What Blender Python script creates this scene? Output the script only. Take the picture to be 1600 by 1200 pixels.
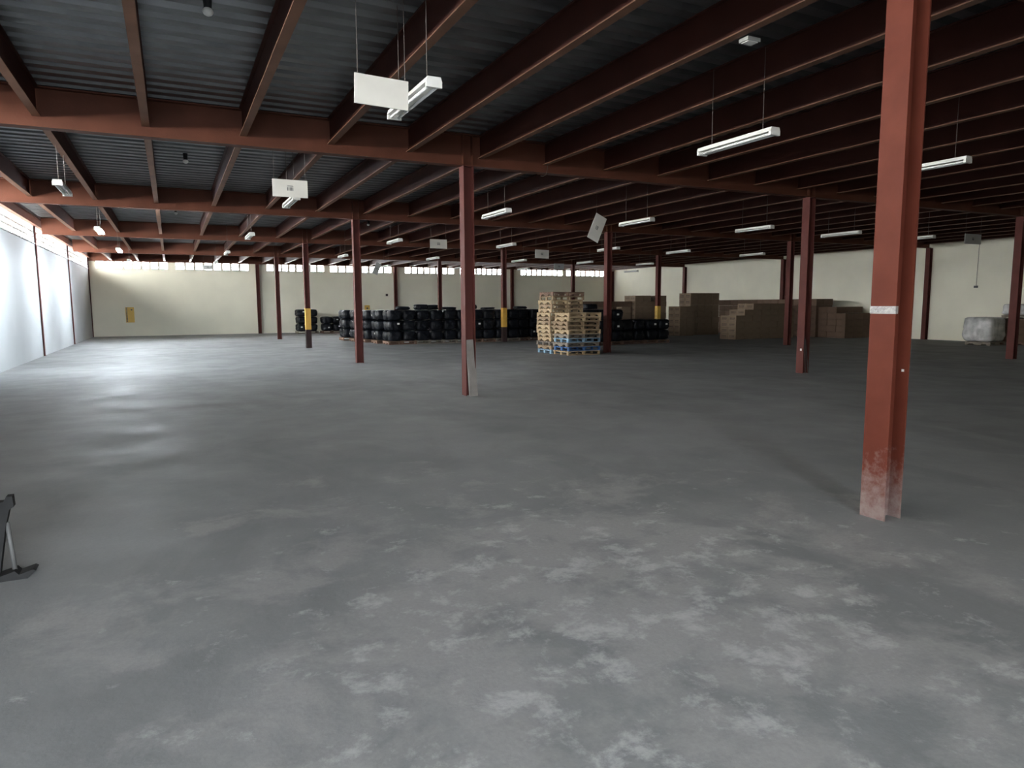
import bpy, bmesh, math, random
from mathutils import Vector, Matrix, noise

# ---------------------------------------------------------------- scene basics
sc = bpy.context.scene
for o in list(bpy.data.objects):
    bpy.data.objects.remove(o)
COL = sc.collection
random.seed(7)

T_WALL = 0.16
SX, SY = 8.3966, 8.0551            # column grid
XL, XR, YB, YF = -0.119, 33.82, 40.57, -8.2
ZG, ZP, ZD = 3.99, 4.14, 4.52      # girder bottom, purlin bottom, deck underside

# camera ------------------------------------------------------------------
yaw, pit, roll = 0.4565, -0.1137, -0.0051
fw = Vector((math.sin(yaw)*math.cos(pit), math.cos(yaw)*math.cos(pit), math.sin(pit)))
rt = Vector((math.cos(yaw), -math.sin(yaw), 0)); up = rt.cross(fw)
r2 = rt*math.cos(roll)+up*math.sin(roll); u2 = up*math.cos(roll)-rt*math.sin(roll)
cd = bpy.data.cameras.new('camera'); cam = bpy.data.objects.new('camera', cd); COL.objects.link(cam)
cd.sensor_width = 36.0; cd.lens = 1077.16*36/1600; cd.clip_end = 300; cd.clip_start = 0.05
M = Matrix.Identity(4)
for i in range(3):
    M[i][0] = r2[i]; M[i][1] = u2[i]; M[i][2] = -fw[i]
M.translation = Vector((3.7635, -3.225, 1.6))
cam.matrix_world = M
sc.camera = cam

# view --------------------------------------------------------------------
sc.view_settings.view_transform = 'Standard'
sc.view_settings.look = 'None'
sc.view_settings.exposure = 0.25
sc.view_settings.gamma = 1.0
sc.view_settings.use_curve_mapping = False
sc.cycles.use_denoising = True
sc.cycles.max_bounces = 8
sc.cycles.diffuse_bounces = 5
sc.cycles.sample_clamp_indirect = 4.0

# world: pale bright sky ----------------------------------------------------
w = bpy.data.worlds.new('world'); sc.world = w; w.use_nodes = True
w.node_tree.nodes['Background'].inputs[0].default_value = (0.88, 0.94, 1.0, 1)
w.node_tree.nodes['Background'].inputs[1].default_value = 48.0

# daylight through the openings ---------------------------------------------
L_LEFT, L_BACK = 54.0, 11.0
def daylight(name, loc, rot, sx, sy, radiance, color):
    l = bpy.data.lights.new(name, 'AREA'); l.shape = 'RECTANGLE'
    l.size = sx; l.size_y = sy; l.energy = radiance*math.pi*sx*sy; l.color = color
    o = bpy.data.objects.new(name, l); COL.objects.link(o)
    o.location = loc; o.rotation_euler = rot
    return o
WINL = []                                              # left wall openings (y0, y1)
for j in range(-1, 5):
    a = max(j*SY+0.40, YF+0.5); b = (j+1)*SY-0.12
    WINL.append((a, b))
ZL0, ZL1 = 3.70, 4.24
for a, b in WINL:
    daylight('window_daylight', (XL-0.32, (a+b)/2, (ZL0+ZL1)/2), (0, -math.pi/2, 0), ZL1-ZL0+0.1, b-a+0.1, L_LEFT, (1.0, 0.95, 0.87))
WINB = [(0.24, 3.72), (4.14, 7.99), (9.03, 12.37), (12.76, 16.63), (17.57, 20.96), (21.42, 24.57), (26.02, 29.40), (29.73, 33.0)]
ZB0, ZB1 = 3.72, 4.08
for a, b in WINB:
    daylight('window_daylight', ((a+b)/2, YB+0.32, (ZB0+ZB1)/2), (-math.pi/2, 0, 0), b-a+0.1, ZB1-ZB0+0.1, L_BACK, (1.0, 0.95, 0.85))
DX0, DX1, DZ = 1.4, 4.8, 3.7
pt = daylight('door_portal', ((DX0+DX1)/2, YF-T_WALL-.02, DZ/2), (math.pi/2, 0, 0), DX1-DX0, DZ, 1.0, (1, 1, 1))
pt.data.cycles.is_portal = True          # only guides the sampling of the sky seen through the door

# ---------------------------------------------------------------- materials
def mat(name, col, rough=0.6, metal=0.0, var=0.0, scale=3.0, bump=0.0, bscale=40.0, spec=0.5):
    m = bpy.data.materials.new(name); m.use_nodes = True
    nt = m.node_tree; b = nt.nodes['Principled BSDF']
    b.inputs['Base Color'].default_value = (*col, 1); b.inputs['Roughness'].default_value = rough
    b.inputs['Metallic'].default_value = metal
    b.inputs['Specular IOR Level'].default_value = spec
    tc = nt.nodes.new('ShaderNodeTexCoord')
    if var > 0:
        n = nt.nodes.new('ShaderNodeTexNoise'); n.inputs['Scale'].default_value = scale; n.inputs['Detail'].default_value = 6
        nt.links.new(tc.outputs['Object'], n.inputs['Vector'])
        r = nt.nodes.new('ShaderNodeValToRGB')
        r.color_ramp.elements[0].position = 0.3; r.color_ramp.elements[1].position = 0.7
        r.color_ramp.elements[0].color = (*[c*(1-var) for c in col], 1)
        r.color_ramp.elements[1].color = (*[min(1, c*(1+var)) for c in col], 1)
        nt.links.new(n.outputs['Fac'], r.inputs['Fac']); nt.links.new(r.outputs['Color'], b.inputs['Base Color'])
    if bump > 0:
        n2 = nt.nodes.new('ShaderNodeTexNoise'); n2.inputs['Scale'].default_value = bscale; n2.inputs['Detail'].default_value = 4
        nt.links.new(tc.outputs['Object'], n2.inputs['Vector'])
        bp = nt.nodes.new('ShaderNodeBump'); bp.inputs['Strength'].default_value = bump; bp.inputs['Distance'].default_value = 0.02
        nt.links.new(n2.outputs['Fac'], bp.inputs['Height']); nt.links.new(bp.outputs['Normal'], b.inputs['Normal'])
    return m
def emis(name, col, s):
    m = bpy.data.materials.new(name); m.use_nodes = True
    nt = m.node_tree; nt.nodes.clear()
    e = nt.nodes.new('ShaderNodeEmission'); e.inputs[0].default_value = (*col, 1); e.inputs[1].default_value = s
    o = nt.nodes.new('ShaderNodeOutputMaterial'); nt.links.new(e.outputs[0], o.inputs[0])
    return m

RED = mat('red_oxide_paint', (0.090, 0.027, 0.022), 0.6, 0, 0.12, 2.5, 0.15, 60, spec=0.15)
PUR = mat('purlin_paint', (0.052, 0.017, 0.012), 0.6, 0, 0.15, 2.0, 0.1, 40, spec=0.12)
FLG = mat('tan_flange_paint', (0.15, 0.075, 0.046), 0.6, 0, 0.2, 2.0, 0.1, 40, spec=0.2)  # tan on the purlins' bottom flanges, lighter than their webs
RED2 = mat('red_beam_paint', (0.098, 0.034, 0.020), 0.6, 0, 0.15, 2.0, 0.1, 40, spec=0.15)
DECK = mat('galvanised_deck', (0.15, 0.156, 0.160), 0.36, 0.75, 0.25, 1.5, 0.1, 12)
SLAB = mat('roof_slab', (0.2, 0.2, 0.2), 0.9)
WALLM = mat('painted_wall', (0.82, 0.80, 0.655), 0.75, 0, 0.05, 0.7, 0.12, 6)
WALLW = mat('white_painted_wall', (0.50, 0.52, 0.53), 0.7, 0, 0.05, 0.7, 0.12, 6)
BLOCK = mat('vent_block', (0.62, 0.60, 0.55), 0.8, 0, 0.1, 8)
WHITE = mat('white_enamel', (0.78, 0.78, 0.74), 0.35)
TUBE = mat('unlit_tube', (0.85, 0.86, 0.86), 0.2)
LIT = emis('lit_tube', (0.84, 0.93, 1.0), 1250.0)
WIRE = mat('wire', (0.10, 0.08, 0.07), 0.6)
BLACK = mat('black_plastic', (0.012, 0.013, 0.015), 0.5)
BOARD = mat('white_board', (0.66, 0.64, 0.58), 0.6, 0, 0.05, 4)
GREYB = mat('grey_board', (0.42, 0.42, 0.40), 0.6, 0, 0.05, 4)
INK = mat('grey_ink', (0.10, 0.10, 0.10), 0.7)
YEL = mat('yellow_sign', (0.66, 0.43, 0.09), 0.55, 0, 0.06, 6)
YELP = mat('yellow_paint', (0.58, 0.33, 0.06), 0.6, 0, 0.15, 5)
DARKP = mat('dark_paint', (0.03, 0.018, 0.018), 0.6, 0, 0.2, 5, spec=0.15)
TAPE = mat('silver_tape', (0.36, 0.35, 0.34), 0.3, 0.5, 0.25, 30, 0.5, 60)
PLANK = mat('grey_plank', (0.175, 0.16, 0.143), 0.8, 0, 0.15, 9, 0.2, 60)
STEEL = mat('grey_steel', (0.075, 0.075, 0.073), 0.6, 0.0, 0.2, 8)
DSTEEL = mat('dark_steel', (0.016, 0.016, 0.016), 0.8, 0.0, 0.2, 8, spec=0.15)
FILM = mat('black_film', (0.006, 0.007, 0.010), 0.36, 0, 0.2, 5, 1.0, 14, spec=0.18)
PAPER = mat('white_label', (0.8, 0.8, 0.78), 0.6)
CARD = mat('cardboard', (0.115, 0.072, 0.047), 0.85, 0, 0.12, 3)
CARD2 = mat('pale_cardboard', (0.175, 0.125, 0.082), 0.85, 0, 0.10, 3)
CINK = mat('brown_print', (0.07, 0.05, 0.035), 0.8)
WRAP = mat('stretch_wrap', (0.50, 0.50, 0.49), 0.22, 0, 0.35, 4, 0.9, 7)
WOODS = [mat('pale_pallet_wood', (0.42, 0.31, 0.185), 0.85, 0, 0.2, 7), mat('tan_pallet_wood', (0.29, 0.205, 0.125), 0.85, 0, 0.2, 7),
         mat('brown_pallet_wood', (0.17, 0.10, 0.07), 0.85, 0, 0.2, 7), mat('grey_pallet_wood', (0.21, 0.18, 0.145), 0.85, 0, 0.2, 7)]
BLUE = mat('blue_pallet_paint', (0.04, 0.12, 0.30), 0.7, 0, 0.2, 7)
LBLUE = mat('pale_blue_pallet_paint', (0.22, 0.36, 0.48), 0.7, 0, 0.2, 7)

# column paint of the near columns: dust-white scuffing near the floor
def column_paint():
    m = bpy.data.materials.new('scuffed_red_paint'); m.use_nodes = True
    nt = m.node_tree; b = nt.nodes['Principled BSDF']; b.inputs['Roughness'].default_value = 0.6; b.inputs['Specular IOR Level'].default_value = 0.15
    N = nt.nodes.new; L = nt.links.new
    tc = N('ShaderNodeTexCoord')
    n1 = N('ShaderNodeTexNoise'); n1.inputs['Scale'].default_value = 3; n1.inputs['Detail'].default_value = 5
    L(tc.outputs['Object'], n1.inputs['Vector'])
    r1 = N('ShaderNodeValToRGB'); r1.color_ramp.elements[0].color = (0.090, 0.0205, 0.012, 1); r1.color_ramp.elements[1].color = (0.115, 0.0285, 0.0165, 1)
    r1.color_ramp.elements[0].position = .3; r1.color_ramp.elements[1].position = .7
    L(n1.outputs['Fac'], r1.inputs['Fac'])
    geo = N('ShaderNodeNewGeometry'); sp = N('ShaderNodeSeparateXYZ'); L(geo.outputs['Position'], sp.inputs['Vector'])
    n2 = N('ShaderNodeTexNoise'); n2.inputs['Scale'].default_value = 14; n2.inputs['Detail'].default_value = 8; n2.inputs['Roughness'].default_value = .7
    L(geo.outputs['Position'], n2.inputs['Vector'])
    mr = N('ShaderNodeMapRange'); mr.inputs[1].default_value = 0.0; mr.inputs[2].default_value = 0.75; mr.inputs[3].default_value = 0.62; mr.inputs[4].default_value = 0.0
    L(sp.outputs['Z'], mr.inputs[0])
    ad = N('ShaderNodeMath'); ad.operation = 'ADD'; L(mr.outputs[0], ad.inputs[0]); L(n2.outputs['Fac'], ad.inputs[1])
    m2 = N('ShaderNodeMapRange'); m2.inputs[1].default_value = 0.72; m2.inputs[2].default_value = 1.15; m2.inputs[3].default_value = 0; m2.inputs[4].default_value = 0.7
    L(ad.outputs[0], m2.inputs[0])
    mx = N('ShaderNodeMix'); mx.data_type = 'RGBA'
    L(m2.outputs[0], mx.inputs['Factor']); L(r1.outputs['Color'], mx.inputs['A']); mx.inputs['B'].default_value = (0.26, 0.215, 0.20, 1)
    L(mx.outputs['Result'], b.inputs['Base Color'])
    return m
REDC = column_paint()

def floor_material():
    m = bpy.data.materials.new('worn_concrete'); m.use_nodes = True
    nt = m.node_tree; b = nt.nodes['Principled BSDF']
    N = nt.nodes.new; L = nt.links.new
    geo = N('ShaderNodeNewGeometry'); P = geo.outputs['Position']
    def nz(scale, detail=6, rough=.55, stretch=None, dist=0.0, off=(0, 0, 0)):
        mp = N('ShaderNodeMapping'); L(P, mp.inputs['Vector']); mp.inputs['Location'].default_value = off
        if stretch: mp.inputs['Scale'].default_value = stretch
        n = N('ShaderNodeTexNoise'); n.inputs['Scale'].default_value = scale; n.inputs['Detail'].default_value = detail
        n.inputs['Roughness'].default_value = rough; n.inputs['Distortion'].default_value = dist
        L(mp.outputs[0], n.inputs['Vector']); return n.outputs['Fac']
    def rng(x, a, c, lo=0.0, hi=1.0):
        r = N('ShaderNodeMapRange'); r.inputs[1].default_value = a; r.inputs[2].default_value = c
        r.inputs[3].default_value = lo; r.inputs[4].default_value = hi; L(x, r.inputs[0]); return r.outputs[0]
    def mth(op, x, y):
        n = N('ShaderNodeMath'); n.operation = op
        for k, v in enumerate((x, y)):
            if isinstance(v, (int, float)): n.inputs[k].default_value = v
            else: L(v, n.inputs[k])
        return n.outputs[0]
    def mix(f, a, c):
        x = N('ShaderNodeMix'); x.data_type = 'RGBA'; L(f, x.inputs['Factor'])
        for k, v in (('A', a), ('B', c)):
            if isinstance(v, tuple): x.inputs[k].default_value = (*v, 1)
            else: L(v, x.inputs[k])
        return x.outputs['Result']
    base = mix(rng(nz(0.35, 5), .3, .7), (0.185, 0.195, 0.195), (0.245, 0.25, 0.25))
    base = mix(rng(nz(1.7, 9, .62), .35, .75, 0, .6), base, (0.29, 0.29, 0.285))
    # dark trodden patches
    base = mix(rng(nz(0.8, 7, .6, (1, .55, 1), .6, (3, 1, 0)), .50, .62, 0, .42), base, (0.14, 0.145, 0.148))
    # pale scaled patches with crisp edges, densest by the door where the traffic is
    d = N('ShaderNodeVectorMath'); d.operation = 'DISTANCE'; L(P, d.inputs[0]); d.inputs[1].default_value = (5.9, -0.4, 0)
    dens = rng(d.outputs['Value'], 0.8, 5.2, 0.125, -0.13)
    flk = mth('ADD', nz(1.5, 13, .68, None, .25, (7, 2, 0)), dens)
    base = mix(rng(flk, .53, .64, 0, .75), base, (0.34, 0.335, 0.325))
    flk2 = mth('ADD', nz(3.6, 12, .7, None, .2, (1, 9, 0)), mth('MULTIPLY', dens, .9))
    base = mix(rng(flk2, .62, .72, 0, .75), base, (0.50, 0.50, 0.49))
    # one long oily tyre streak
    d2 = N('ShaderNodeVectorMath'); d2.operation = 'DISTANCE'
    mp = N('ShaderNodeMapping'); L(P, mp.inputs['Vector']); mp.vector_type = 'POINT'
    mp.inputs['Rotation'].default_value = (0, 0, math.radians(-18)); mp.inputs['Scale'].default_value = (.55, 2.2, 0)
    L(mp.outputs[0], d2.inputs[0]); c, s = math.cos(math.radians(-18)), math.sin(math.radians(-18))
    vx, vy = 3.9*.55, 8.9*2.2
    d2.inputs[1].default_value = (vx*c-vy*s, vx*s+vy*c, 0)
    st = mth('SUBTRACT', rng(d2.outputs['Value'], 0.1, 1.5, 1, 0), rng(nz(2.5, 6), .3, .7, 0, .5))
    base = mix(rng(st, 0, 1, 0, .55), base, (0.10, 0.095, 0.085))
    # fine grain
    base = mix(rng(nz(45, 3, .6), .35, .7, 0, .22), base, (0.16, 0.16, 0.16))
    L(base, b.inputs['Base Color'])
    L(rng(nz(1.2, 6), .3, .7, .5, .75), b.inputs['Roughness'])
    b.inputs['Specular IOR Level'].default_value = 0.35
    bp = N('ShaderNodeBump'); bp.inputs['Strength'].default_value = .25; bp.inputs['Distance'].default_value = .01
    L(nz(14, 8, .6), bp.inputs['Height']); L(bp.outputs['Normal'], b.inputs['Normal'])
    return m
FLOOR = floor_material()

# ---------------------------------------------------------------- mesh helpers
def add_box(bm, x0, x1, y0, y1, z0, z1):
    v = [bm.verts.new((x, y, z)) for x in (x0, x1) for y in (y0, y1) for z in (z0, z1)]
    for f in ((0, 1, 3, 2), (4, 6, 7, 5), (0, 4, 5, 1), (2, 3, 7, 6), (0, 2, 6, 4), (1, 5, 7, 3)):
        bm.faces.new([v[i] for i in f])
def add_cyl(bm, p, q, r, n=8, r2=None):
    p = Vector(p); q = Vector(q); d = (q-p).normalized()
    a = d.orthogonal().normalized(); b = d.cross(a); r2 = r if r2 is None else r2
    A = [bm.verts.new(p+(a*math.cos(t)+b*math.sin(t))*r) for t in [2*math.pi*k/n for k in range(n)]]
    B = [bm.verts.new(q+(a*math.cos(t)+b*math.sin(t))*r2) for t in [2*math.pi*k/n for k in range(n)]]
    for k in range(n):
        bm.faces.new((A[k], A[(k+1) % n], B[(k+1) % n], B[k]))
    bm.faces.new(A[::-1]); bm.faces.new(B)
def add_prism(bm, pts, axis, a0, a1):
    """extrude 2-D polygon pts along axis ('x','y','z')"""
    def P(u, v, a): return {'x': (a, u, v), 'y': (u, a, v), 'z': (u, v, a)}[axis]
    A = [bm.verts.new(P(u, v, a0)) for u, v in pts]; B = [bm.verts.new(P(u, v, a1)) for u, v in pts]
    n = len(pts)
    for k in range(n): bm.faces.new((A[k], A[(k+1) % n], B[(k+1) % n], B[k]))
    bm.faces.new(A[::-1]); bm.faces.new(B)
def mesh(name, bm, m, smooth=False):
    bmesh.ops.recalc_face_normals(bm, faces=bm.faces)
    me = bpy.data.meshes.new(name); bm.to_mesh(me); bm.free()
    if m: me.materials.append(m)
    if smooth:
        for p in me.polygons: p.use_smooth = True
    return me
def boxmesh(name, m, *dims):
    bm = bmesh.new()
    for d in dims: add_box(bm, *d)
    return mesh(name, bm, m)
def obj(name, me, parent=None, loc=(0, 0, 0), rot=(0, 0, 0)):
    o = bpy.data.objects.new(name, me); COL.objects.link(o)
    o.location = loc; o.rotation_euler = rot
    if parent: o.parent = parent
    return o
def tag(o, label, cat, group=None):
    o['label'] = label; o['category'] = cat
    if group: o['group'] = group
    return o
def thing(name, label, cat, loc=(0, 0, 0), rot=(0, 0, 0), group=None):
    return tag(obj(name, None, None, loc, rot), label, cat, group)
def struct(o):
    o['kind'] = 'structure'; return o
ORD = ['first', 'second', 'third', 'fourth', 'fifth', 'sixth', 'seventh', 'eighth', 'ninth']

# ---------------------------------------------------------------- floor and walls
fl = boxmesh('floor', FLOOR, (XL-.2, XR+.2, YF-T_WALL, YB+.2, -0.15, 0))
struct(obj('floor', fl))
T = T_WALL
ZT = 4.62
# left wall
bm = bmesh.new()
add_box(bm, XL-T, XL, YF-T, YB+T, 0, ZL0); add_box(bm, XL-T, XL, YF-T, YB+T, ZL1, ZT)
ys = [YF-T]+[v for ab in WINL for v in ab]+[YB+T]
for k in range(0, len(ys), 2): add_box(bm, XL-T, XL, ys[k], ys[k+1], ZL0, ZL1)
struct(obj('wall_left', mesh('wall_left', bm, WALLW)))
# back wall
bm = bmesh.new()
add_box(bm, XL, XR, YB, YB+T, 0, ZB0); add_box(bm, XL, XR, YB, YB+T, ZB1, ZT)
xs = [XL]+[v for ab in WINB for v in ab]+[XR]
for k in range(0, len(xs), 2): add_box(bm, xs[k], xs[k+1], YB, YB+T, ZB0, ZB1)
struct(obj('wall_back', mesh('wall_back', bm, WALLM)))
struct(obj('wall_right', boxmesh('wall_right', WALLM, (XR, XR+T, YF-T, YB+T, 0, ZT))))
# front wall behind the camera with the loading door
struct(obj('wall_front', boxmesh('wall_front', WALLM, (XL, DX0, YF-T, YF, 0, ZT), (DX1, XR, YF-T, YF, 0, ZT), (DX0, DX1, YF-T, YF, DZ, ZT))))
d = struct(obj('door_1', None, None, (DX0, YF, 0)))
fr = boxmesh('door_frame', RED, (0, .06, -T-.01, .02, 0, DZ), (DX1-DX0-.06, DX1-DX0, -T-.01, .02, 0, DZ), (.06, DX1-DX0-.06, -T-.01, .02, DZ-.08, DZ))
obj('door_frame', fr, d)

struct(obj('floor_yard', boxmesh('yard', mat('asphalt', (0.035, 0.035, 0.034), .9, 0, .2, 2), (-25, 45, YF-40, YF-T, -.2, -.02))))
struct(obj('wall_light_blocker', boxmesh('wall_light_blocker', mat('light_blocker_grey', (0.12, 0.12, 0.115), .9, 0, .2, 1), (0.1, 0.4, YF-5.2, YF-T, -.02, 7.5))))  # unseen wall, added to block door light from the hall's right side
# windows: open ventilation blocks (upright fins, slats, ledges)
win_n = 0
for (a, b) in WINB:
    win_n += 1
    wd = struct(obj('window_%d' % win_n, None, None, (a, YB, ZB0)))
    n = 8; s = (b-a)/n
    fin = boxmesh('mullion', BLOCK, (-.06, .06, .0, T, 0, ZB1-ZB0))
    for k in range(1, n): obj('mullion', fin, wd, (k*s, 0, 0))
    led = boxmesh('sill_ledge', GREYB, (.04, s-.06, -.05, .0, -.05, -.015))
    for k in range(n): obj('sill_ledge', led, wd, (k*s, 0, 0))
    obj('transom', boxmesh('transom', BLOCK, (0, b-a, .04, T-.02, .175, .19)), wd)
for (a, b) in WINL:
    win_n += 1
    wd = struct(obj('window_%d' % win_n, None, None, (XL, a, ZL0)))
    n = max(2, round((b-a)/.47)); s = (b-a)/n; H = ZL1-ZL0
    fin = boxmesh('mullion', BLOCK, (-T, -.01, -.02, .02, 0, H))
    for k in range(1, n): obj('mullion', fin, wd, (0, k*s, 0))
    slat = boxmesh('slat', BLOCK, (-T, -.02, 0, b-a, -.035, .035))
    for k in (1, 2): obj('slat', slat, wd, (0, 0, k*H/3))
    led = boxmesh('sill_ledge', GREYB, (0, .05, .05, s-.05, -.05, -.015))
    for k in range(n): obj('sill_ledge', led, wd, (0, k*s, 0))

# ---------------------------------------------------------------- ceiling: slab, deck sheets, girders, purlins
ceil = struct(obj('ceiling', boxmesh('ceiling', SLAB, (XL-T, XR+T, YF-T, YB+T, ZT, ZT+.12))))
P3 = 0.305; SW = 3*P3
bm = bmesh.new()
prof = []
for k in range(3):
    y = k*P3
    prof += [(y, .075), (y+.075, .075), (y+.115, 0), (y+.265, 0)]
prof += [(SW, .075), (SW+.02, .075)]
Lx = SX
vA = [bm.verts.new((0, y, z)) for y, z in prof]; vB = [bm.verts.new((Lx, y, z)) for y, z in prof]
for k in range(len(prof)-1): bm.faces.new((vA[k], vB[k], vB[k+1], vA[k+1]))
sheet = mesh('deck_sheet', bm, DECK)
ny = int((YB-YF)/SW)+1
for i in range(4):
    for j in range(ny):
        obj('deck_sheet', sheet, ceil, (i*SX+.1, YF-.05+j*SW, ZD+random.uniform(0, .006)))
obj('deck_strip', boxmesh('deck_strip', DECK, (XL, .12, YF, YB, ZD+.02, ZD+.05)), ceil)

def ibeam_y(name, L, h, bw, tf, tw, m):
    return boxmesh(name, m, (-bw/2, bw/2, 0, L, 0, tf), (-bw/2, bw/2, 0, L, h-tf, h), (-tw/2, tw/2, 0, L, tf, h-tf))
def ibeam_x(name, L, h, bw, tf, tw, m):
    return boxmesh(name, m, (0, L, -bw/2, bw/2, 0, tf), (0, L, -bw/2, bw/2, h-tf, h), (0, L, -tw/2, tw/2, tf, h-tf))
CW = 0.20                                    # column flange width (along y)
gm = ibeam_x('girder', SX, ZD-ZG, .19, .018, .014, RED2)
for j in range(0, 5):
    for i in range(4):
        obj('girder', gm, ceil, (i*SX+.095, j*SY+CW/2, ZG))
obj('girder', boxmesh('girder_end', RED2, (XL, .095, -.095, .095, 0, .018), (XL, .095, -.007, .007, .018, ZD-ZG)), ceil, (0, SY*1+CW/2, ZG))
ge = ibeam_x('wall_girder', SX, ZD-4.09, .16, .016, .014, RED2)
for i in range(4): obj('girder', ge, ceil, (i*SX-.1, YB-.1, 4.09))
for Y in (YF+.1,):
    for i in range(4): obj('girder', ge, ceil, (i*SX-.1, Y, 4.09))
el = ibeam_y('edge_beam', SY, ZD-4.25, .12, .016, .012, RED2)
er = ibeam_y('edge_beam', SY, ZD-4.21, .12, .016, .012, RED2)
for j in range(-1, 5):
    obj('edge_beam', el, ceil, (XL+.07, j*SY+.1 if j >= 0 else YF, 4.25)) if j >= 0 else None
    obj('edge_beam', er, ceil, (XR-.07, j*SY+.1, 4.21)) if j >= 0 else None
PX = [1.0+1.292*k for k in range(26)]
yb = [YF+.18]+[j*SY+CW/2 for j in range(0, 5)]+[YB-.1]
pmesh = {}
for a, b in zip(yb[:-1], yb[1:]):
    Lp = round(b-a-.03, 4)
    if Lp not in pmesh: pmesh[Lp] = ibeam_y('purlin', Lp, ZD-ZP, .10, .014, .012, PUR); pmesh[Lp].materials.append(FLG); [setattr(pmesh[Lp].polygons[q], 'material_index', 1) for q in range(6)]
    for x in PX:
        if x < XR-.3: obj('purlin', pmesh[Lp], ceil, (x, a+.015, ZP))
# short web stiffener plates over the columns
stf = boxmesh('stiffener', RED2, (-.006, .006, -.085, -.008, .02, ZD-ZG-.02))
for j in range(0, 5):
    for i in (1, 2, 3):
        for s in (0.01, .18): obj('stiffener', stf, ceil, (i*SX+s, j*SY+CW/2, ZG))

# ---------------------------------------------------------------- columns
CD = 0.19
def column(x, y, h, label, m=RED, group=None):
    c = thing('steel_column', label, 'column', (x, y, 0), (0, 0, 0), group)
    key = ('col', h, m.name)
    if key not in pmesh:
        pmesh[key] = (boxmesh('flange', m, (0, .014, 0, CW, 0, h-.012)), boxmesh('web', m, (.014, CD-.014, CW/2-.006, CW/2+.006, 0, h-.012)),
                      boxmesh('cap_plate', m, (0, CD, 0, CW, h-.012, h)))
    f, wb, cp = pmesh[key]
    obj('flange', f, c); obj('flange', f, c, (CD-.014, 0, 0)); obj('web', wb, c); obj('cap_plate', cp, c)
    return c
names = {
 (1, 0): 'tall red steel column nearest the camera with a silver tape band',
 (1, 1): 'red steel column with a grey plank leaning in its web',
 (1, 2): 'dark red bare steel column in front of the bales, left of the plank column',
 (1, 3): 'red steel column with yellow band at the small far pile of bales',
 (1, 4): 'slim dark red column standing left of the yellow-banded column near the back wall',
 (2, 1): 'red steel column with thin metal strips leaning at its foot',
 (2, 2): 'red steel column right beside the stacked wooden pallets',
 (2, 3): 'red steel column with yellow band behind the long row of black bales',
 (2, 4): 'dark red column standing inside the black bales, second from the back wall',
 (3, 1): 'dark red column at the right edge of the picture before the wrapped pallets',
 (3, 2): 'red steel column before the cartons, left of the column with leaning strips',
 (3, 3): 'red steel column with a narrow yellow notice among the brown cartons',
 (3, 4): 'red steel column rising behind the tall stack of wooden pallets',
 (4, 2): 'dark red wall column on the right wall left of the wrapped pallets',
 (4, 3): 'red wall column on the right wall above the long row of cartons',
 (4, 4): 'red wall column on the right wall beside the tallest carton stack',
}
colobj = {}
for (i, j), lab in names.items():
    x = i*SX if i < 4 else XR-CD-.02
    colobj[(i, j)] = column(x, j*SY, ZG, lab, REDC if (i, j) == (1, 0) else RED)
for i, lab in ((1, 'dark wall column on the back wall between the yellow sign and the bales'), (2, 'dark wall column on the back wall above the long row of bales'),
               (3, 'dark wall column on the back wall just left of the pallet stacks')):
    column(i*SX-.02, YB-CW-.01, 4.09, lab)
for j, lab in ((5, 'dark slim column in the far left corner of the hall'), (4, 'dark slim column on the white left wall, second from the corner'),
               (3, 'dark slim column on the white left wall, third from the corner')):
    y = j*SY if j < 5 else YB-CW
    c = thing('steel_column', lab, 'column', (XL, y-.02 if j == 5 else y, 0))
    obj('flange', boxmesh('flange', RED, (.03, .044, 0, .16, 0, 4.25)), c); obj('web', boxmesh('web', RED, (0.002, .03, .074, .086, 0, 4.25)), c)
column(4*SX-.02-.02, YB-CW-.01, 4.09, 'dark wall column in the far right corner of the hall')

# bands, tape and marks on columns
def sleeve(parent, name, m, z0, z1, e=.004):
    bm = bmesh.new()
    add_box(bm, -e, CD+e, -e, CW+e, z0, z1)
    return obj(name, mesh(name, bm, m), parent)
sleeve(colobj[(1, 3)], 'yellow_band', YELP, .71, 1.52)['label'] = 'yellow painted band'
sleeve(colobj[(1, 3)], 'dark_band', DARKP, .0, .705, .003)
sleeve(colobj[(2, 3)], 'yellow_band', YELP, .65, 1.49)['label'] = 'yellow painted band'
sleeve(colobj[(2, 3)], 'dark_band', DARKP, .0, .645, .003)
n3 = sleeve(colobj[(3, 3)], 'yellow_notice', YEL, .69, 1.53); n3['label'] = 'yellow notice with black upright lettering'
bm = bmesh.new(); random.seed(3); z = .76
while z < 1.44:
    hh = random.uniform(.03, .07); add_box(bm, -.010, -.004, .07, .13, z, z+hh); z += hh+.025
obj('lettering', mesh('lettering', bm, INK), n3)
tp = obj('tape_band', boxmesh('tape_band', TAPE, (-.004, 0, -.003, CW+.003, 1.525, 1.58), (-.004, .02, -.004, 0, 1.525, 1.58)), colobj[(1, 0)]); tp['label'] = 'crumpled silver tape'
bm = bmesh.new(); add_box(bm, CD-.016, CD-.0145, .03, .05, 1.10, 1.118)
obj('paint_fleck', mesh('paint_fleck', bm, PAPER), colobj[(1, 0)])
bm = bmesh.new(); add_box(bm, -.004, 0, .05, .10, .52, .57)
obj('paint_fleck', mesh('paint_fleck', bm, PAPER), colobj[(2, 1)])

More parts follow.
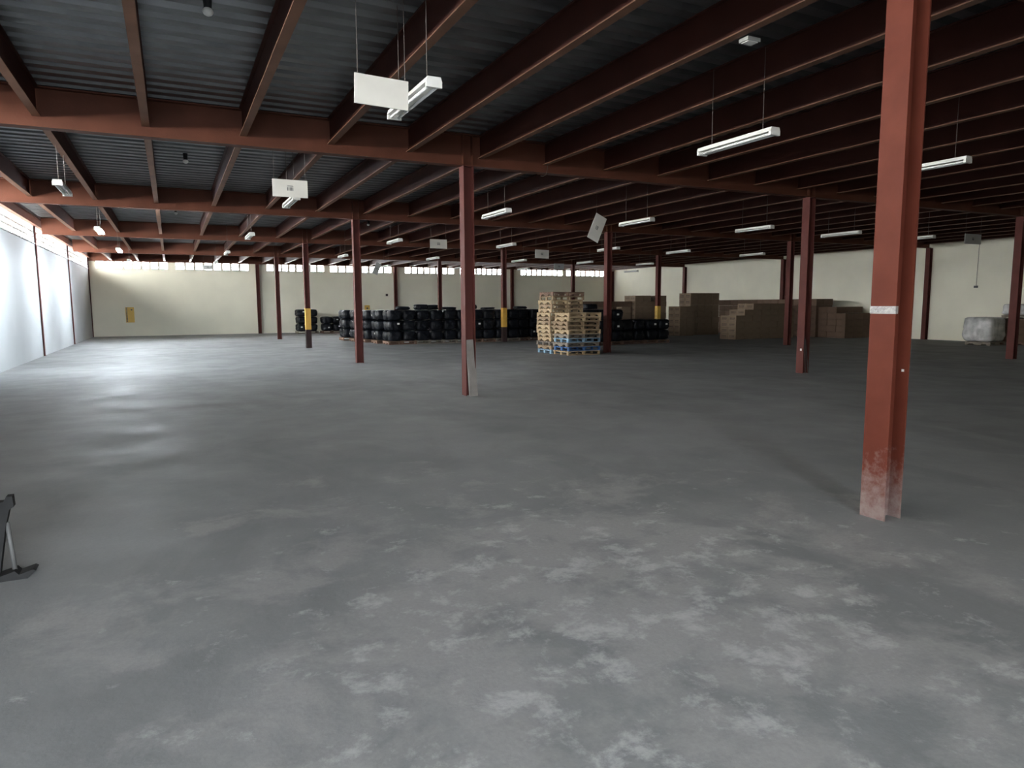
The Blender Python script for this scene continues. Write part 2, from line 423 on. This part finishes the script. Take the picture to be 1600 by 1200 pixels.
# ---------------------------------------------------------------- fluorescent fixtures
def lamp_meshes():
    H = boxmesh('housing', WHITE)
    bm = bmesh.new(); add_prism(bm, [(-.075, -.012), (.075, -.012), (.06, .035), (-.06, .035)], 'y', -.61, .61)
    H = mesh('housing', bm, WHITE)
    bm = bmesh.new(); add_cyl(bm, (0, -.58, 0), (0, .58, 0), .014, 10); tb = mesh('tube', bm, TUBE, True)
    bm = bmesh.new(); add_cyl(bm, (0, -.58, 0), (0, .58, 0), .014, 10); tl = mesh('lit_tube', bm, LIT, True)
    ec = boxmesh('lamp_holder', WHITE, (-.072, .072, -.016, .016, -.055, -.012))
    bm = bmesh.new(); add_cyl(bm, (0, 0, .035), (0, 0, ZD-3.55+.02), .004, 5); wr = mesh('wire', bm, WIRE)
    return H, tb, tl, ec, wr
LH, LT, LL, LE, LW = lamp_meshes()
def lamp(x, y, label, lit=False, z=3.55, tilt=0.0):
    t = thing('fluorescent_light', label, 'light', (x, y, z), (tilt, 0, 0), 'twin-tube fluorescent lights under the roof')
    obj('housing', LH, t)
    for s in (-.04, .04): obj('tube', LL if lit else LT, t, (s, 0, -.036))
    for s in (-.595, .595): obj('lamp_holder', LE, t, (0, s, 0))
    for s in (-.42, .42): obj('wire', LW, t, (0, s, 0))
rows = [
 (3.3, 'in the row nearest the camera', [(5.93, 0, 'unlit twin-tube light behind the large blank hanging board'), (10.0, 0, 'large unlit twin-tube light in the upper middle right'), (13.6, 0, 'unlit twin-tube light sticking out behind the nearest column')]),
 (10.4, 'in the second row', [(2.28, 0, 'unlit twin-tube light near the upper left edge'), (5.88, 0, 'unlit twin-tube light peeking below a labelled hanging board'), (10.1, 0, 'unlit twin-tube light just right of the plank column'), (13.75, 0, 'unlit twin-tube light right of the tilted hanging board'), (17.5, 0, 'unlit twin-tube light left of the strip-leaning column'), (20.78, 0, 'unlit twin-tube light between the strip-leaning and nearest columns'), (24.0, 0, 'unlit twin-tube light just right of the nearest column')]),
 (17.4, 'in the third row', [(2.24, 1, 'glowing twin-tube light, nearest of three along the left wall'), (5.83, 0, 'unlit twin-tube light second from the left wall'), (9.95, 0, 'unlit twin-tube light left of the labelled board by the plank column'), (13.7, 0, 'unlit twin-tube light over the yellow-banded bale column'), (17.7, 0, 'unlit twin-tube light behind the pallet-side column'), (20.8, 0, 'unlit twin-tube light right of the yellow notice column'), (24.5, 0, 'unlit twin-tube light before the right wall')]),
 (24.2, 'in the fourth row', [(2.28, 1, 'glowing twin-tube light, middle of three along the left wall'), (5.7, 0, 'small unlit light second from the left wall'), (9.9, 0, 'small unlit light above the bare dark column'), (13.6, 0, 'small unlit light left of the plank column'), (17.6, 0, 'small unlit light right of the yellow-banded bale column'), (21.0, 0, 'small unlit light above the pallet stacks'), (24.4, 0, 'small unlit light beside the yellow notice column')]),
 (30.4, 'in the last row', [(2.3, 1, 'glowing twin-tube light, farthest of three along the left wall'), (5.65, 0, 'tiny unlit light before the left back windows'), (9.6, 0, 'tiny unlit light third from the left wall'), (13.4, 0, 'tiny unlit light fourth from the left wall'), (17.3, 0, 'tiny unlit light left of the plank column'), (21.0, 0, 'tiny unlit light right behind the plank column'), (28.1, 0, 'tiny unlit light high against the right wall')]),
]
for y, rw, ls in rows:
    for x, lit, lab in ls: lamp(x, y, lab+' '+rw, bool(lit), 3.55, random.uniform(-.006, .006))

# ---------------------------------------------------------------- hanging boards
def board(x, y, z, lab, roll=0.0, m=BOARD, mark=True, w=.55, h=.275, rz=0.0):
    t = thing('hanging_board', lab, 'sign board', (x, y, z), (0, 0, rz), 'boards hung under the roof')
    p = obj('panel', boxmesh('panel', m, (-w/2, w/2, -.006, .006, -h/2, h/2)), t, (0, 0, 0), (0, roll, 0))
    if mark:
        bm = bmesh.new()
        for k in range(5): add_box(bm, -.045+k*.02, -.033+k*.02, -.0075, -.006, -.035, .018)
        add_box(bm, -.05, .05, -.0075, -.006, .03, .036); add_box(bm, -.04, .04, -.0075, -.006, .042, .048)
        obj('printed_label', mesh('printed_label', bm, INK), p)
    R = Matrix.Rotation(roll, 3, 'Y')
    cor = [R @ Vector((sx*(w/2-.03), 0, sz*(h/2-.02))) for sx in (-1, 1) for sz in (-1, 1)]
    cor.sort(key=lambda v: -v.z)
    use = cor[:1] if abs(roll) > .6 else cor[:2]
    for c in use:
        bm = bmesh.new(); add_cyl(bm, c, (c.x, 0, ZD+.02-z), .003, 5); obj('wire', mesh('wire', bm, WIRE), t)
board(5.555, 3.03, 3.495, 'large blank white board hung before a light in the upper centre', .03, BOARD, False, .49, .255)
board(5.60, 8.62, 3.495, 'white labelled board hung over a light, left of the plank column')
board(11.29, 17.2, 3.495, 'white labelled board hung just left of the plank column')
board(16.35, 19.8, 3.50, 'white labelled board hung above the wooden pallet stacks', .03, BOARD, True, .58, .31)
board(13.48, 11.67, 3.52, 'tilted white labelled board hanging by one corner beside the pallet-side column', -1.15, BOARD, True, .66, .34)
board(21.2, 26.9, 3.50, 'small grey board hung between the pallet stacks and the far windows', 0, GREYB, True, .55, .29)
board(5.47, 33.5, 3.50, 'small grey board hung against the left back windows', 0, GREYB, True, .42, .21)
board(13.38, 32.06, 3.51, 'tilted grey board hung against the middle back windows', -1.15, GREYB, True, .6, .3)
board(25.38, 9.5, 3.495, 'dim grey board hung before the right wall', 0, GREYB, True, .8, .29)

# bulb sockets under the deck
def socket(x, y, lab):
    t = thing('bulb_socket', lab, 'light', (x, y, ZD), (0, 0, 0), 'bulb sockets under the deck')
    bm = bmesh.new(); add_cyl(bm, (0, 0, -.13), (0, 0, .01), .035, 10, .045); obj('socket', mesh('socket', bm, BLACK), t)
    bm = bmesh.new(); bmesh.ops.create_uvsphere(bm, u_segments=12, v_segments=8, radius=.05)
    for v in bm.verts: v.co.z = v.co.z*.8-.15
    obj('bulb', mesh('bulb', bm, WHITE, True), t)
socket(4.23, 4.2, 'white bulb in a black socket at the top left edge of the picture')
socket(4.17, 11.75, 'bulb in a black socket under the deck in the second bay')
socket(4.05, 20.0, 'bulb in a black socket under the deck above the third bay')
socket(10.0, 20.6, 'bulb in a black socket beside the bare dark column top')
# small things on beams
j = thing('junction_box', 'small grey junction box under a beam in the upper right', 'junction box', (8.77+.08, 2.02, ZP))
obj('box', boxmesh('box', GREYB, (-.02, .14, -.06, .06, -.035, -.002)), j); obj('lid', boxmesh('lid', WHITE, (0, .12, -.045, .045, -.042, -.035)), j)
bm = bmesh.new(); pts = [(10.05, 8.05, 4.14), (10.02, 8.02, 4.04), (9.98, 8.0, 3.94), (9.92, 8.0, 3.91), (9.88, 8.02, 3.92)]
for a, b in zip(pts[:-1], pts[1:]): add_cyl(bm, a, b, .005, 5)
tag(obj('loose_wire', mesh('loose_wire', bm, WIRE)), 'loose curled wire end hanging from the front girder', 'wire')
t = thing('wall_cable', 'thin cable with a small box hanging on the right wall', 'cable', (XR-.01, 14.2, 2.27))
bm = bmesh.new(); add_cyl(bm, (0, 0, .04), (0, -.02, 1.9), .008, 5); obj('cord', mesh('cord', bm, WIRE), t)
obj('switch_box', boxmesh('switch_box', INK, (-.04, .005, -.07, .07, -.05, .04)), t)

# ---------------------------------------------------------------- back wall sign etc.
s = thing('wall_sign', 'yellow upright notice on the back wall near the left corner', 'sign', (1.71, YB-.012, 1.18))
obj('panel', boxmesh('panel', YEL, (-.21, .21, -.003, .01, -.42, .42)), s)
bm = bmesh.new(); random.seed(11); z = -.38
while z < .36:
    hh = random.uniform(.04, .075); add_box(bm, -.185, -.115, -.006, -.003, z, z+hh); z += hh+.02
obj('lettering', mesh('lettering', bm, INK), s)
bm = bmesh.new(); add_box(bm, .06, .12, -.006, -.003, .24, .32); add_box(bm, .04, .14, -.006, -.003, .265, .295); obj('pictogram', mesh('pictogram', bm, INK), s)
s = thing('wall_sign', 'small yellowish notice on the back wall just above the bales', 'sign', (15.0, YB-.012, 1.45))
obj('panel', boxmesh('panel', YEL, (-.17, .17, -.003, .01, -.2, .2)), s); obj('pictogram', boxmesh('pictogram', INK, (-.05, .05, -.006, -.003, -.05, .06)), s)
t = thing('wall_box', 'small black outlet box on the back wall above the bales', 'outlet', (16.3, YB, 2.3))
obj('box', boxmesh('box', BLACK, (-.07, .07, -.06, -.002, -.07, .07)), t); obj('cover', boxmesh('cover', DARKP, (-.055, .055, -.066, -.06, -.055, .055)), t)

# leaning plank in column web and strips
def lean(name, label, cat, parts, group=None):
    t = thing(name, label, cat, parts[0][1]); 
    for pn, loc, L, wd, th, tilt, side, m in parts:
        o = obj(pn, boxmesh(pn, m, (0, wd, -th, 0, 0, L)), t, (loc[0]-parts[0][1][0], loc[1]-parts[0][1][1], loc[2]-parts[0][1][2]), (-tilt, side, 0))
    return t
x0, y0 = SX+.03, SY-.06
tag(obj('plank', boxmesh('plank', PLANK, (0, .14, -.025, 0, 0, 1.0)), None, (x0, y0, 0), (-.10, -.02, 0)), 'long grey plank leaning in the web of the plank column', 'plank')
tag(obj('plank', boxmesh('plank', PLANK, (0, .145, -.025, 0, 0, .49)), None, (x0, y0-.03, 0), (-.08, -.02, 0)), 'short grey plank in front of the long leaning plank', 'plank')
x1 = 2*SX
for k, (dx, sd, lab) in enumerate(((.04, -.03, 'thin metal strip leaning upright at the foot of a column'), (.13, -.11, 'thin metal strip leaning slantwise at the foot of a column'))):
    tag(obj('metal_strip', boxmesh('metal_strip', STEEL, (0, .018, -.005, 0, 0, 1.0-.2*k)), None, (x1+dx, SY-.03, 0), (-.05, sd, 0)), lab, 'strip')

# ---------------------------------------------------------------- dark stand at the left edge
t = thing('steel_stand', 'dark steel stand with a splayed foot at the left edge', 'stand', (2.72, 1.65, 0))
bm = bmesh.new(); add_cyl(bm, (.06, 0, .45), (.035, 0, 1.25), .018, 10); obj('post', mesh('post', bm, STEEL, True), t)
bm = bmesh.new(); add_prism(bm, [(-.12, .47), (.10, .47), (.115, .50), (.145, .50), (.148, .435), (.125, .42), (.10, .32), (.05, .02), (-.02, .02), (-.12, .2)], 'y', -.03, .03)
obj('bracket', mesh('bracket', bm, DSTEEL), t)
bm = bmesh.new(); add_cyl(bm, (.105, -.005, .34), (.125, -.005, .03), .013, 8); obj('strut', mesh('strut', bm, STEEL, True), t)
bm = bmesh.new(); add_prism(bm, [(-.15, 0), (.19, 0), (.235, .04), (.22, .05), (.15, .03), (.13, .055), (.10, .045), (.02, .025), (-.15, .025)], 'y', -.06, .05)
obj('foot', mesh('foot', bm, DSTEEL), t)
bm = bmesh.new(); add_cyl(bm, (-.12, 0, .3), (-.16, 0, .02), .02, 8); obj('rear_leg', mesh('rear_leg', bm, DSTEEL, True), t)

# ---------------------------------------------------------------- pallets
PW, PL, PH = 1.20, 0.92, 0.134        # along x, along y (stringer length), height
def pallet_meshes(m, blocky=False):
    bm = bmesh.new()
    z0, z1 = .018, PH-.018
    if blocky: pts = [(0, z0), (.1, z0), (.1, z0+.075), (.41, z0+.075), (.41, z0), (.51, z0), (.51, z0+.075), (.82, z0+.075), (.82, z0), (.92, z0), (.92, z1), (0, z1)]
    else: pts = [(0, z0), (.13, z0), (.16, z0+.045), (.30, z0+.045), (.33, z0), (.59, z0), (.62, z0+.045), (.76, z0+.045), (.79, z0), (.92, z0), (.92, z1), (0, z1)]
    add_prism(bm, pts, 'x', 0, .04)
    return mesh('stringer', bm, m), boxmesh('deck_board', m, (0, PW, 0, .10, PH-.018, PH)), boxmesh('bottom_board', m, (0, PW, 0, .10, 0, .018))
PM = {}
def pallet(x, y, z, m, label, group, rz=0.0, blocky=False):
    k = (m.name, blocky)
    if k not in PM: PM[k] = pallet_meshes(m, blocky)
    S, D, B = PM[k]
    t = thing('pallet', label, 'pallet', (x, y, z), (0, 0, rz), group)
    for sx in (0, PW/2-.02, PW-.04): obj('stringer', S, t, (sx, 0, 0))
    for q in range(6): obj('deck_board', D, t, (0, q*(PL-.10)/5, 0))
    for q in range(3): obj('bottom_board', B, t, (0, q*(PL-.10)/2, 0))
    return t
random.seed(5)
W0, W1, W2, W3 = WOODS
front = [(W0, 1), (BLUE, 1), (W3, 0), (LBLUE, 1), (W3, 0), (W0, 0), (W1, 0), (W1, 0), (W0, 0), (W0, 0)]
back = [(LBLUE, 1), (W1, 0), (W3, 1), (W0, 0), (W0, 0), (W0, 0), (W0, 0), (W1, 0), (W1, 0), (W0, 0), (W0, 0), (W1, 0), (W0, 0), (W1, 1), (W2, 0)]
cname = {W0.name: 'pale wood', W1.name: 'tan wood', W2.name: 'brown wood', W3.name: 'grey wood', BLUE.name: 'blue', LBLUE.name: 'light blue'}
for nm, lst, bx, by in (('nearer', front, 15.0, 15.60), ('farther', back, 14.92, 16.60)):
    for k, (m, bl) in enumerate(lst):
        pos = 'bottom one' if k == 0 else ('top one' if k == len(lst)-1 else '%s from the floor' % (ORD[k] if k < 9 else ['tenth', 'eleventh', 'twelfth', 'thirteenth', 'fourteenth', 'fifteenth'][k-9]))
        lean_x = .0 if nm == 'nearer' else max(0, k-8)*.012
        pallet(bx+random.uniform(-.03, .03)+lean_x, by+random.uniform(-.02, .02), k*(PH+.0015)+.0005, m, '%s pallet in the %s stack beside the column, %s' % (cname[m.name], nm, pos), 'stacked empty pallets', random.uniform(-.015, .015), bool(bl))

# ---------------------------------------------------------------- black wrapped bales
BW, BD, BH = .60, .54, .425
def bale_mesh(seed):
    bm = bmesh.new(); bmesh.ops.create_cube(bm, size=2.0)
    bmesh.ops.subdivide_edges(bm, edges=bm.edges[:], cuts=6, use_grid_fill=True)
    rnd = Vector((seed*7.3, seed*3.1, seed*1.7))
    for v in bm.verts:
        p = v.co.copy()
        n4 = (abs(p.x)**5+abs(p.y)**5+abs(p.z)**4)**(1/4.7)
        q = p/n4
        d = 1-.28*max(0, noise.noise(q*1.9+rnd))-.16*abs(noise.noise(q*4.5+rnd))
        v.co = Vector((q.x*BW/2*d, q.y*BD/2*d, q.z*BH/2*(1-.10*max(0, noise.noise(q*2.3+rnd)))))
    return mesh('bale', bm, FILM, True)
BM = [bale_mesh(k+1) for k in range(7)]
LABM = boxmesh('paper_label', PAPER, (-.05, .05, -.006, 0, -.035, .035))
random.seed(21)
def bale(x, y, z, lab, group, paper=False, left=False, sz=1.0):
    o = obj('wrapped_bale', random.choice(BM), None, (x, y, z+BH/2*sz), (0, random.uniform(-.02, .02), random.uniform(-.03, .03)+random.choice((0, math.pi))))
    o.scale = (random.uniform(.97, 1.0), random.uniform(.97, 1.0), sz)
    tag(o, lab, 'bale', group)
    if paper:
        a = -o.rotation_euler.z
        if left: obj('paper_label', LABM, o, Matrix.Rotation(a, 3, 'Z') @ Vector((-BW/2-.004, random.uniform(-.1, .1), random.uniform(-.05, .1))), (0, 0, a-math.pi/2))
        else: obj('paper_label', LABM, o, Matrix.Rotation(a, 3, 'Z') @ Vector((random.uniform(-.12, .12), -BD/2-.004, random.uniform(-.05, .1))), (0, 0, a))
def nth(k, n, lo='leftmost', hi='rightmost'):
    return lo if k == 0 else (hi if k == n-1 else (ORD+['tenth', 'eleventh', 'twelfth', 'thirteenth', 'fourteenth'])[k]+' from left')
def lay(k, n): return 'top layer' if k == n-1 else ('bottom layer' if k == 0 else ORD[k]+' layer up')
def bale_pallet(px, py, n, where, pos, ntot, row, front=True, left=False, paper=.2):
    """one pallet carrying 2 x 2 bales per layer, n layers; hidden inner bales left out"""
    pallet(px, py, 0, W2 if random.random() < .6 else W3, 'low dark pallet under bales, %s, %s, %s' % (nth(pos, ntot), row, where), 'pallets under '+where)
    for k in range(n):
        for a in range(2):
            for b in range(2):
                bale(px+.30+a*.60+random.uniform(-.02, .02), py+.20+b*.54+random.uniform(-.02, .02), PH+.005+k*(BH+.004),
                     'black bale, %s, %s %s, %s, %s' % (nth(pos*2+a, ntot*2), ('near', 'far')[b], row, lay(k, n), where), 'bales of '+where,
                         ((front and b == 0) or (left and a == 0)) and random.random() < paper, left and a == 0 and not (front and b == 0))
wm = 'long bale block'
for q, px in enumerate((11.75, 12.97, 14.19, 15.41, 16.63, 17.85)):
    bale_pallet(px, 24.55+(.25 if q == 5 else 0), 3, wm, q, 6, 'front line', True, q == 0)
for q, py in enumerate((25.66, 26.77, 27.9, 29.05)):
    bale_pallet(11.55-q*.22, py, 3, wm, 0, 1, '%s row behind' % ORD[q], False, True)
for q, (px, py, hz) in enumerate(((12.6, 25.3, .35), (13.25, 24.8, .55), (13.88, 25.28, .5), (14.5, 24.76, .28), (15.7, 25.3, .5), (16.35, 24.8, .22), (18.2, 25.3, .3))):
    bale(px, py, PH+3*(BH+.004)+.005, 'slumped black bale on top of the long bale block, %s' % nth(q, 7), 'slumped bales on '+wm, False, False, hz)
wr = 'bale block beside pallets'
for q, px in enumerate((17.6, 18.85, 20.1, 21.35)):
    bale_pallet(px, 19.7+(.25 if q > 1 else 0), 3 if q < 2 else 2, wr, q, 4, 'line', True, q == 0, paper=.3)
bale(18.55, 19.95, PH+3*(BH+.004)+.005, 'slumped black bale on top of the bale block beside the pallet stacks', 'slumped bales on '+wr, False, False, .5)
wl = 'far bale pile at back wall'
for q, (px, py, n) in enumerate(((10.35, 38.6, 3), (11.75, 38.3, 2), (13.1, 38.0, 2))):
    bale_pallet(px, py, n, wl, q, 3, 'line', True, q == 0)

# ---------------------------------------------------------------- cartons
CM = {}
def carton_mesh(a, b, h, m):
    k = (a, b, h, m.name)
    if k not in CM:
        bm = bmesh.new(); add_box(bm, 0.003, a-.003, 0.003, b-.003, 0.001, h-.002)
        bmesh.ops.bevel(bm, geom=bm.edges[:], offset=.008, segments=1, affect='EDGES')
        add_box(bm, .003, a-.003, b/2-.006, b/2+.006, h-.003, h-.0005) if False else None
        CM[k] = mesh('carton', bm, m)
    return CM[k]
PRN = {}
def print_mesh(b, h):
    k = (b, h)
    if k not in PRN:
        bm = bmesh.new()
        for q in range(4): add_box(bm, -.003, -.0005, b*(.18+.16*q), b*(.29+.16*q), h*.45, h*.68)
        add_box(bm, -.003, -.0005, b*.2, b*.78, h*.30, h*.36)
        PRN[k] = mesh('printed_mark', bm, CINK)
    return PRN[k]
random.seed(33)
def carton(x, y, z, a, b, h, lab, group, pr=False, m=CARD):
    o = tag(obj('carton', carton_mesh(a, b, h, m), None, (x, y, z), (0, 0, random.uniform(-.02, .02))), lab, 'carton', group)
    if pr: obj('printed_mark', print_mesh(b, h), o)
def stack(x0, y0, nx, ny, nz, a, b, h, where, pr=True, m=CARD, z0=0.0, hgt=None, right=False):
    """block of cartons, outer ones only; hgt(i, j) may give the number of layers of a column"""
    for i in range(nx):
        for q in range(ny):
            n = hgt(i, q) if hgt else nz
            for k in range(n):
                if i == 0 or q == 0 or k == n-1 or (right and i == nx-1) or (hgt and i > 0 and hgt(i-1, q) <= k):
                    carton(x0+i*a+random.uniform(-.008, .008), y0+q*b+random.uniform(-.008, .008), z0+k*h, a, b, h,
                           'brown carton, %s, %s row back, %s, %s' % (nth(i, nx), ORD[q] if q < 9 else ['tenth', 'eleventh', 'twelfth', 'thirteenth', 'fourteenth'][q-9], lay(k, n), where),
                           'cartons of '+where, pr and (i == 0 or (hgt and hgt(i-1, q) <= k)), m)
stack(28.05, 25.1, 4, 2, 7, .49, .46, .312, 'tallest carton stack', True, CARD2, 0, lambda i, q: 7)
stack(31.45, 20.1, 2, 14, 6, .55, .47, .305, 'long row at right wall', False, CARD)
stack(26.62, 20.35, 7, 2, 6, .52, .5, .27, 'stepped carton stack', True, CARD2, 0, lambda i, q: (4, 5, 6, 6, 6, 6, 5)[i])
stack(31.6, 18.6, 3, 3, 5, .6, .5, .29, 'low stack at right wall', False, CARD, 0, lambda i, q: 5 if q > 0 else 4)
stack(21.0, 26.2, 8, 1, 6, .52, .5, .295, 'carton wall behind pallets', True, CARD, 0, lambda i, q: 6 if i < 8 else 5)
stack(25.2, 26.0, 4, 2, 7, .5, .48, .295, 'stack behind yellow notice', True, CARD2, 0, lambda i, q: (7, 7, 6, 7)[i])
stack(26.95, 24.6, 2, 2, 5, .46, .46, .30, 'narrow carton stack', True, CARD2)
stack(21.2, 23.6, 4, 1, 5, .5, .48, .30, 'loose stack behind bales', True, CARD2, 0, lambda i, q: (5, 5, 4, 5)[i])

# ---------------------------------------------------------------- stretch-wrapped pallet loads
def wrapped(x, y, z, a, b, h, label, seed, base=None):
    t = thing('wrapped_pallet_load', label, 'pallet load', (x, y, z))
    bm = bmesh.new(); bmesh.ops.create_cube(bm, size=2.0)
    bmesh.ops.subdivide_edges(bm, edges=bm.edges[:], cuts=9, use_grid_fill=True)
    rnd = Vector((seed*5.1, seed, seed*2.2))
    for v in bm.verts:
        p = v.co.copy(); n6 = (abs(p.x)**9+abs(p.y)**9+abs(p.z)**7)**(1/8); q = p/n6
        d = 1+.07*noise.noise(q*2.2+rnd)+.035*noise.noise(q*6+rnd)
        v.co = Vector((q.x*a/2*d+a/2, q.y*b/2*d+b/2, q.z*h/2*(1+.02*noise.noise(q*3+rnd))+h/2+.14))
    obj('wrapped_load', mesh('wrapped_load', bm, WRAP, True), t)
    S, D, B = PM[(W3.name, False)]
    for sx in (0.02, PW/2-.02, PW-.06): obj('stringer', S, t, (sx, .02, 0))
    for q in range(6): obj('deck_board', D, t, (0, .02+q*(PL-.10)/5, 0))
    for q in range(3): obj('bottom_board', B, t, (0, .02+q*(PL-.10)/2, 0))
wrapped(31.15, 12.0, 0, 1.0, 1.08, .92, 'shrink-wrapped silvery pallet load standing on the floor by the right wall', 2)
pallet(32.42, 11.45, 0, W2, 'dark pallet under the cartons carrying the raised wrapped load', 'pallet below the raised load')
stack(32.42, 11.45, 2, 2, 3, .6, .48, .285, 'base of raised load', False, CARD, PH+.002)
wrapped(32.42, 11.45, PH+.002+3*.285+.002, 1.2, .98, .42, 'shrink-wrapped silvery load raised on cartons at the right edge', 5)
